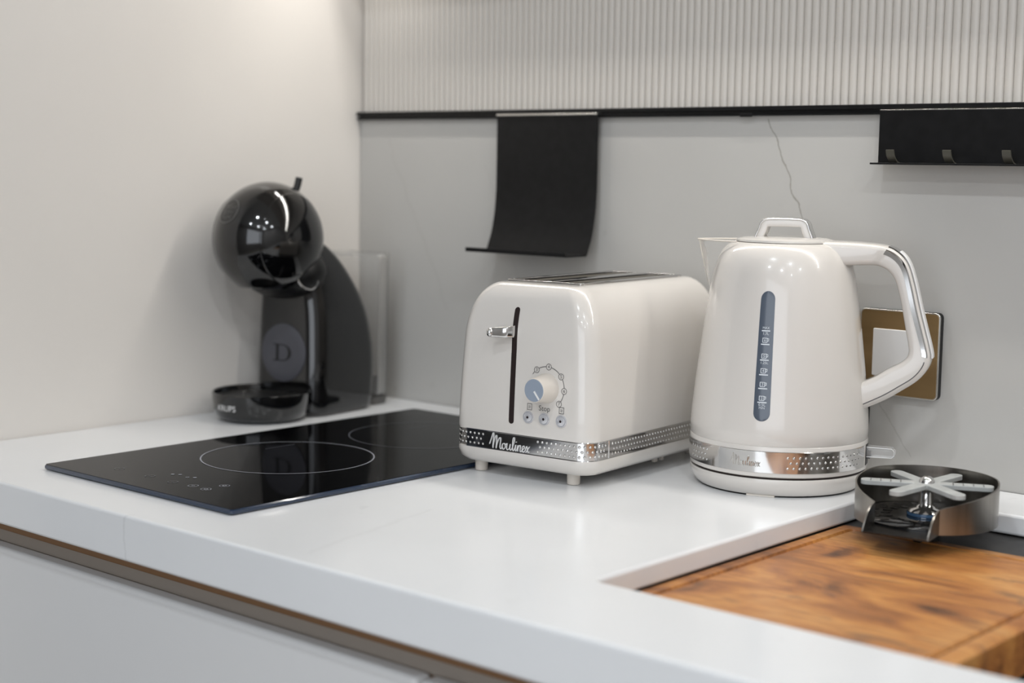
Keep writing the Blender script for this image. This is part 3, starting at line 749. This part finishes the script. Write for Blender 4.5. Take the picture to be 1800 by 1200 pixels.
# tray floor: circle with a tongue to the front (-y)
ga = math.radians(25)     # half opening is asin(.029/R1)
hwid = .0285
a_s = -PI / 2 + math.asin(hwid / R1); a_e = 1.5 * PI - math.asin(hwid / R1)
RT = R1 - .0007
outl = [(RT * math.cos(a_s + (a_e - a_s) * i / 48), RT * math.sin(a_s + (a_e - a_s) * i / 48)) for i in range(49)]
outl = [(hwid, -.082)] + outl + [(-hwid, -.082)]
V = [(x, y, ZB) for x, y in outl] + [(x, y, ZB + .0014) for x, y in outl]; n = len(outl)
floor_ = mesh_obj('drain_tray', V, [tuple(range(n)), tuple(range(n, 2 * n))] + [(i, (i + 1) % n, n + (i + 1) % n, n + i) for i in range(n)], m_steeldark, rn)
# wall ring, swooping down along both sides of the tongue
path = []
for i in range(61):
    a = a_s + (a_e - a_s) * i / 60; q = math.sin(PI * i / 60); path.append((R1 * math.cos(a), R1 * math.sin(a), .56 + .44 * min(1, q * 1.25) ** .8))
lead = [(hwid, -.082 + .0305 * k / 6, [.0, .20, .36, .46, .52, .55, .56][k]) for k in range(7)]
path = lead[:-1] + path + [(-x, y, s) for x, y, s in lead[:-1]][::-1]
V = []
for i, (x, y, s) in enumerate(path):
    xa, ya, _ = path[max(i - 1, 0)]; xb, yb, _ = path[min(i + 1, len(path) - 1)]
    tx, ty = xb - xa, yb - ya; L = math.hypot(tx, ty); nx, ny = ty / L, -tx / L
    zt = ZB + .002 + (ZTOP - ZB - .002) * s
    V += [(x, y, ZB), (x, y, zt), (x - nx * .0014, y - ny * .0014, zt), (x - nx * .0014, y - ny * .0014, ZB)]
Fc = []
for i in range(len(path) - 1):
    a, b = 4 * i, 4 * i + 4
    for q in range(4): Fc.append((a + q, a + (q + 1) % 4, b + (q + 1) % 4, b + q))
Fc += [(0, 1, 2, 3), tuple(4 * (len(path) - 1) + q for q in range(4))]
mesh_obj('side_wall', V, Fc, m_steel, rn, True)
pl = lathe('perforated_plate', [(.0570, ZB + .0014), (.0570, ZB + .0034), (.0560, ZB + .0040), (.020, ZB + .0040)], m_blackgloss, rn, 64)
for k in range(18):
    a = 2 * PI * k / 18
    for rad in (.034, .046):
        c_, s_ = math.cos(a), math.sin(a)
        pts = [(rad - .004, -.0022), (rad + .004, -.0022), (rad + .004, .0022), (rad - .004, .0022)]
        mesh_obj('drain_slot', [(x * c_ - y * s_, x * s_ + y * c_, ZB + .0043) for x, y in pts], [(0, 1, 2, 3)], m_steeldark, pl)
noz = lathe('nozzle', [(.0150, ZB + .004), (.0155, ZB + .0075), (.0140, ZB + .0095), (.0090, ZB + .0110), (.0062, ZB + .0140), (.0060, ZB + .0230), (.0045, ZB + .0260)], m_chrome, rn, 40)
lathe('nozzle_ring', [(.0158, ZB + .0042), (.0162, ZB + .0055), (.0158, ZB + .0070)], m_blueplastic, noz, 40, cap0=False, cap1=False)
lathe('mounting_stem', [(.0140, -.0194), (.0140, ZB)], m_steeldark, rn, 32)
# six-arm star
sa0 = math.radians(27 - 9)
pts = []
for k in range(6):
    t = sa0 + k * PI / 3; c_, s_ = math.cos(t), math.sin(t); wv = .0060
    inner_r = wv / math.tan(PI / 6)
    arm = [(inner_r, -wv), (.0515, -wv), (.0545, -wv * .75), (.0560, -wv * .35), (.0560, wv * .35), (.0545, wv * .75), (.0515, wv)]
    pts += [(x * c_ - y * s_, x * s_ + y * c_) for x, y in arm]
n = len(pts); zs0, zs1 = .0272, .0316
V = [(x, y, zs0) for x, y in pts] + [(x, y, zs1) for x, y in pts]
star = mesh_obj('star_grid', V, [tuple(range(n))[::-1], tuple(range(n, 2 * n))] + [(i, (i + 1) % n, n + (i + 1) % n, n + i) for i in range(n)], m_starm, rn, True, .0006, 2)
lathe('star_cap', [(.0068, zs1), (.0066, zs1 + .0016), (.0052, zs1 + .0040), (.0030, zs1 + .0053), (.0001, zs1 + .0057)], m_chrome, star, 32)
for arm_a in (sa0, sa0 + PI):
    for k in range(4):
        rad = .022 + k * .0085; c_, s_ = math.cos(arm_a), math.sin(arm_a)
        v = [(rad - .0004, -.0062), (rad + .0004, -.0062), (rad + .0004, .0062), (rad - .0004, .0062)]
        mesh_obj('water_jet_slit', [(x * c_ - y * s_, x * s_ + y * c_, zs1 + .0002) for x, y in v], [(0, 1, 2, 3)], m_greyplastic, star)

# ------------------------------------------------------------------ wall switch
ws = thing('wall_switch', 'square bronze wall switch plate with white rocker behind the kettle handle', 'light switch', (0.7775, -0.0002, 0.1220))
hx, hz = .0425, .0425
def plate_xz(name, hx, hz, r, y0, y1, m, parent, bev=0):
    P2 = rrect(hx, hz, r, 5); n = len(P2); rings = [[(x, y0, z) for x, z in P2], [(x, y1, z) for x, z in P2]]
    return loft(name, rings, m, parent, bevel=bev)
plate_xz('backing', hx, hz, .005, 0, -.0055, m_blackmatt, ws)
plate_xz('silver_rim', hx, hz, .005, -.0055, -.0080, m_silver, ws, .0005)
plate_xz('bronze_plate', hx - .0013, hz - .0013, .004, -.0078, -.0084, m_gold, ws)
rk = plate_xz('rocker', .0235, .0235, .0012, -.0083, -.0104, m_white, ws, .0007)
rk.location.x = -.0035

# ------------------------------------------------------------------ rail system
rl = thing('wall_rail', 'long black metal hanging rail between fluted panel and marble splashback', 'rail', (0, 0, 0.3548))
boxes('upper_lip', [(0.002, 2.3, -.0085, -.0003, .0056, .0100)], m_black, rl, .0006)
boxes('back_strip', [(0.002, 2.3, -.0035, -.0003, .0026, .0056)], m_blackmatt, rl)
boxes('lower_lip', [(0.002, 2.3, -.0070, -.0003, 0.0002, .0026)], m_black, rl, .0005)
box('end_clip', .585, .600, -.0082, -.0072, -.001, .0026, m_black, rl, .0006)

hs = thing('hanging_shelf', 'black curved metal shelf panel hanging from the rail above the toaster', 'shelf', (0.2490, 0, 0))
prof = catmull([(0, -.0125, .3585), (0, -.0125, .3300), (0, -.0125, .2950), (0, -.0130, .2680), (0, -.0152, .2450), (0, -.0200, .2220), (0, -.0285, .2010)], 6)
WD = .1510; th = .0016
def sheet(name, prof, x0, x1, th, m, parent):
    rings = []; L = len(prof)
    V = []; Fc = []
    for i, p in enumerate(prof):
        t = (prof[min(i + 1, L - 1)] - prof[max(i - 1, 0)]).normalized(); nn = Vector((0, -t.z, t.y))
        for x in (x0, x1):
            for s in (0, 1): V.append((x, p.y + nn.y * th * s, p.z + nn.z * th * s))
    for i in range(L - 1):
        a, b = 4 * i, 4 * i + 4
        Fc += [(a, a + 2, b + 2, b), (a + 1, b + 1, b + 3, a + 3), (a, b, b + 1, a + 1), (a + 2, a + 3, b + 3, b + 2)]
    Fc += [(0, 1, 3, 2), (4 * L - 4, 4 * L - 2, 4 * L - 1, 4 * L - 3)]
    return mesh_obj(name, V, Fc, m, parent, True)
sheet('back_panel', prof, 0, WD, th, m_black, hs)
box('ledge', 0, WD, -.0640, -.0280, .1993, .2010, m_black, hs)
box('front_lip', 0, WD, -.0655, -.0640, .1993, .2042, m_black, hs, .0003)
box('top_hook', 0, WD, -.0145, -.0045, .3575, .3600, m_silver, hs, .0004)

hr = thing('hook_rail', 'black metal hook strip hanging from the rail above the kettle', 'hook rail', (0.7500, 0, 0))
HLN = .36
box('plate', 0, HLN, -.0140, -.0124, .3080, .3585, m_black, hr, .0003)
box('top_hook', 0, HLN, -.0140, -.0045, .3578, .3594, m_silver, hr, .0003)
box('ledge', 0, HLN, -.0305, -.0124, .3062, .3080, m_black, hr, .0003)
hx0 = .0215
me_h = None
for k in range(6):
    prof = catmull([(0, -.0175, .3081), (0, -.0235, .3102), (0, -.0285, .3150), (0, -.0305, .3205)], 4)
    if me_h is None:
        ho = sheet('hook', prof, -.0042, .0042, .0014, m_hook, hr); me_h = ho.data
    else:
        ho = bpy.data.objects.new('hook', me_h); C.objects.link(ho); ho.parent = hr
    ho.location.x = hx0 + k * .0583

# ------------------------------------------------------------------ coffee machine
CR = math.radians(7)
CMX, CMY = 0.0660, -0.1300
cm = thing('coffee_machine', 'glossy black capsule coffee machine with round head in the corner', 'coffee machine', (CMX, CMY, 0), CR)
# local: front is -y, centre line x = 0
secs = [(.0035, -.063, .048, .0510, .022), (.008, -.064, .051, .0520, .022), (.030, -.064, .054, .0525, .022), (.060, -.063, .055, .0525, .022), (.090, -.062, .052, .0515, .022), (.120, -.061, .044, .0500, .022), (.145, -.062, .032, .0475, .022), (.165, -.066, .018, .0450, .021), (.185, -.072, .001, .0420, .020), (.200, -.076, -.016, .0380, .018), (.206, -.080, -.026, .035, .016)]
cc = catmull([(y0, y1, z) for z, y0, y1, w_, r in secs], 4); cw = catmull([(w_, r, z) for z, y0, y1, w_, r in secs], 4)
rings = []
for a, b in zip(cc, cw):
    yc, hl = (a.x + a.y) / 2, (a.y - a.x) / 2
    rings.append([(x, yc + y, a.z) for x, y in rrect(b.x, hl, b.y, 8)])
loft('column', rings, m_blackgloss, cm)
loft('base_plate', [[(x, -.0075 + y, 0.0) for x, y in rrect(.048, .053, .022, 8)], [(x, -.0075 + y, .0036) for x, y in rrect(.0515, .0560, .022, 8)]], m_greyplastic, cm)
# head: a sphere squashed sideways, cut flat underneath
HCY, HCZ, HR = -.0885, .2105, .0675
bm = bmesh.new(); bmesh.ops.create_uvsphere(bm, u_segments=64, v_segments=40, radius=1)
for v in bm.verts:
    v.co = Vector((v.co.x * .0610, v.co.y * HR, v.co.z * .0665))
bmesh.ops.bisect_plane(bm, geom=bm.verts[:] + bm.edges[:] + bm.faces[:], plane_co=(0, 0, -.0575), plane_no=(0, -.05, -1), clear_outer=True)
be = [e_ for e_ in bm.edges if e_.is_boundary]; bmesh.ops.contextual_create(bm, geom=be)
bmesh.ops.translate(bm, vec=(0, HCY, HCZ), verts=bm.verts)
me = bpy.data.meshes.new('head'); bm.to_mesh(me); bm.free()
head = link('head', me, m_blackgloss, cm, True)
# side caps: round covers
def side_disc(name, sx, x_prof, cy, cz, m, parent, n=56):
    rings = [[(sx * x, cy + r * math.cos(2 * PI * j / n), cz + r * math.sin(2 * PI * j / n)) for j in range(n)] for r, x in x_prof]
    return loft(name, rings, m, parent)
for s in (1, -1):
    cv = [(.0540, .030)] + [(r, .0610 * math.sqrt(1 - (r / .0670) ** 2) + .0010) for r in (.0540, .0530, .0500, .0450, .0390, .0320, .0240, .0150, .0070, .0001)]
    side_disc('side_cover', s, cv, HCY, HCZ, m_blackgloss, head)
# matt capsule holder under the head
bm = bmesh.new(); bmesh.ops.create_uvsphere(bm, u_segments=40, v_segments=24, radius=1)
for v in bm.verts: v.co = Vector((v.co.x * .0575, v.co.y * .0420 + HCY + .026, v.co.z * .0340 + HCZ - .0380))
bmesh.ops.bisect_plane(bm, geom=bm.verts[:] + bm.edges[:] + bm.faces[:], plane_co=(0, 0, HCZ - .0640), plane_no=(0, .10, -1), clear_outer=True)
bmesh.ops.contextual_create(bm, geom=[e_ for e_ in bm.edges if e_.is_boundary])
me = bpy.data.meshes.new('capsule_holder'); bm.to_mesh(me); bm.free()
link('capsule_holder', me, m_blackmatt, head, True)
tube('holder_ring', [(.0570 - .004 * abs(math.cos(t)), HCY + .010 + .019 * math.cos(t), HCZ - .038 + .019 * math.sin(t)) for t in [math.radians(a) for a in range(195, 345, 10)]], .0012, m_chrome, head, 8)
# lever on top
tube('lever', [(0.010, HCY + .034, HCZ + .052), (0.011, HCY + .0385, HCZ + .063), (.0115, HCY + .0405, HCZ + .071)], .0042, m_blackmatt, head, 12)
# round badge on the front of the head
bdir = Vector((-.10, -.86, .50)).normalized()
bp = Vector((bdir.x * .0610, HCY + bdir.y * HR, HCZ + bdir.z * .0665))
def head_pt(a, b, off):
    rt = Vector((1, 0, 0)); rt = (rt - bdir * rt.dot(bdir)).normalized(); up_ = bdir.cross(rt) * -1
    if up_.z < 0: up_ = -up_
    q = Vector((bdir.x, bdir.y, bdir.z)) + (rt * a + up_ * b) / HR
    q.normalize()
    return (q.x * (.0610 + off), HCY + q.y * (HR + off), HCZ + q.z * (.0665 + off))
v, f = circle_flat(0, 0, .0145, .0160, 40)
badge = mesh_obj('badge_ring', [head_pt(p[0], p[1], .0005) for p in v], f, m_greyplastic, head, True)
parts = []
for s_, sz, oy in (('NESCAFÉ', .0062, .0040), ('Dolce', .0070, -.0020), ('Gusto', .0070, -.0080)):
    v, f = text_mesh(s_, sz); parts.append(([head_pt(p.x, p.y + oy, .0006) for p in v], f))
V, Fc = merge(parts); mesh_obj('badge_lettering', V, Fc, m_greyplastic, badge)
# grey D disc on the column front
DZ = .0745
def front_y(z):
    for a, b in zip(cc, cc[1:]):
        if a.z <= z <= b.z and b.z > a.z: return a.x + (b.x - a.x) * (z - a.z) / (b.z - a.z)
    return -.06
DR, NJ = .0345, 48
V = [(0, front_y(DZ) - .0012, DZ)]
def col_front(x, z, off):
    y = front_y(z); w_, r = .0525, .022
    if abs(x) > w_ - r:
        q = min(.999, (abs(x) - (w_ - r)) / r); y += r * (1 - math.sqrt(1 - q * q))
    return (x, y - off, z)
rings = [[col_front(rr_ * math.cos(2 * PI * j / NJ), DZ + rr_ * math.sin(2 * PI * j / NJ), off) for j in range(NJ)] for rr_, off in ((DR, -.0005), (DR, .0010), (DR * .97, .0014), (DR * .7, .0014), (DR * .35, .0014), (.0003, .0014))]
disc = loft('logo_disc', rings, m_greydisc, cm)
# serif letter D as strokes
def strip(pts): return pts, [tuple(range(len(pts)))]
parts = []
def dput(v, f): parts.append(([col_front(p[0] * 1.3 - .001, DZ + p[1] * .84, .0019) for p in v], f))
for r_ in ((-.0075, -.0045, -.0115, .0115), (-.0110, .0005, .0105, .0118), (-.0110, .0005, -.0118, -.0105)): dput(*rect_flat(r_[0], r_[1], r_[2], r_[3]))
v = []; f = []
for i in range(17):
    t = -PI / 2 + PI * i / 16; wv = .0014 + .0024 * math.cos(t)
    v += [((.0118) * math.cos(t) * .92, .0118 * math.sin(t)), ((.0118 - wv) * math.cos(t) * .92, (.0118 - .0013) * math.sin(t))]
for i in range(16): f.append((2 * i, 2 * i + 1, 2 * i + 3, 2 * i + 2))
dput(v, f)
V, Fc = merge(parts); mesh_obj('letter_d', V, Fc, m_blackmatt, disc)
# drip tray
TCY, TRr = -.1010, .0575
tr = lathe('drip_tray', [(.0440, .0020), (.0485, .0024), (.0530, .0060), (.0560, .0140), (.0575, .0250), (.0578, .0325), (.0565, .0335), (.0550, .0325), (.0540, .0270), (.0500, .0240), (.0001, .0240)], m_blackgloss, cm, 72, (0, TCY))
lathe('tray_grid', [(.0001, .0272), (.0460, .0272), (.0480, .0262), (.0480, .0245)], m_blackmatt, tr, 48, (0, TCY))
v, f = text_mesh('KRUPS', .0095, space=1.05)
t0 = -PI / 2 - math.radians(2)
mesh_obj('brand_lettering', [(.0572 * math.cos(t0 + p.x / .057), TCY + .0572 * math.sin(t0 + p.x / .057), .0180 + p.y) for p in v], f, m_white, tr)
loft('tray_arm', [[(x, y, z) for x, z in [(a, .016 + b) for a, b in rrect(.030, .010, .004, 3)]] for y in (-.0640, -.0400)], m_blackmatt, tr)
# clear water tank behind
tk = loft('water_tank', [[(x, .070 + y, z) for x, y in rrect(a * .96, b * .84, r * .8, 8)] for a, b, r, z in ((.043, .0235, .020, .012), (.0445, .025, .021, .016), (.0455, .026, .022, .100), (.0465, .027, .023, .186), (.0450, .0255, .0215, .186), (.0440, .0245, .0205, .100), (.0430, .0235, .0195, .018), (.0420, .0225, .019, .014))], m_clear, cm, False, False)
rimp = [Vector((x, .070 + y, .1875)) for x, y in rrect(.0442, .0223, .018, 8)]
tube('tank_rim', rimp + [rimp[0]], .0018, m_clear, tk, 8)
loft('tank_seat', [[(x, .0745 + y, z) for x, y in rrect(a, b, .012, 6)] for a, b, z in ((.038, .0165, .0003), (.040, .0175, .0105))], m_greyplastic, cm)
lathe('tank_valve', [(.0085, .0106), (.0085, .030), (.0070, .034), (.0001, .035)], m_greyplastic, tk, 24, (.030, .076))
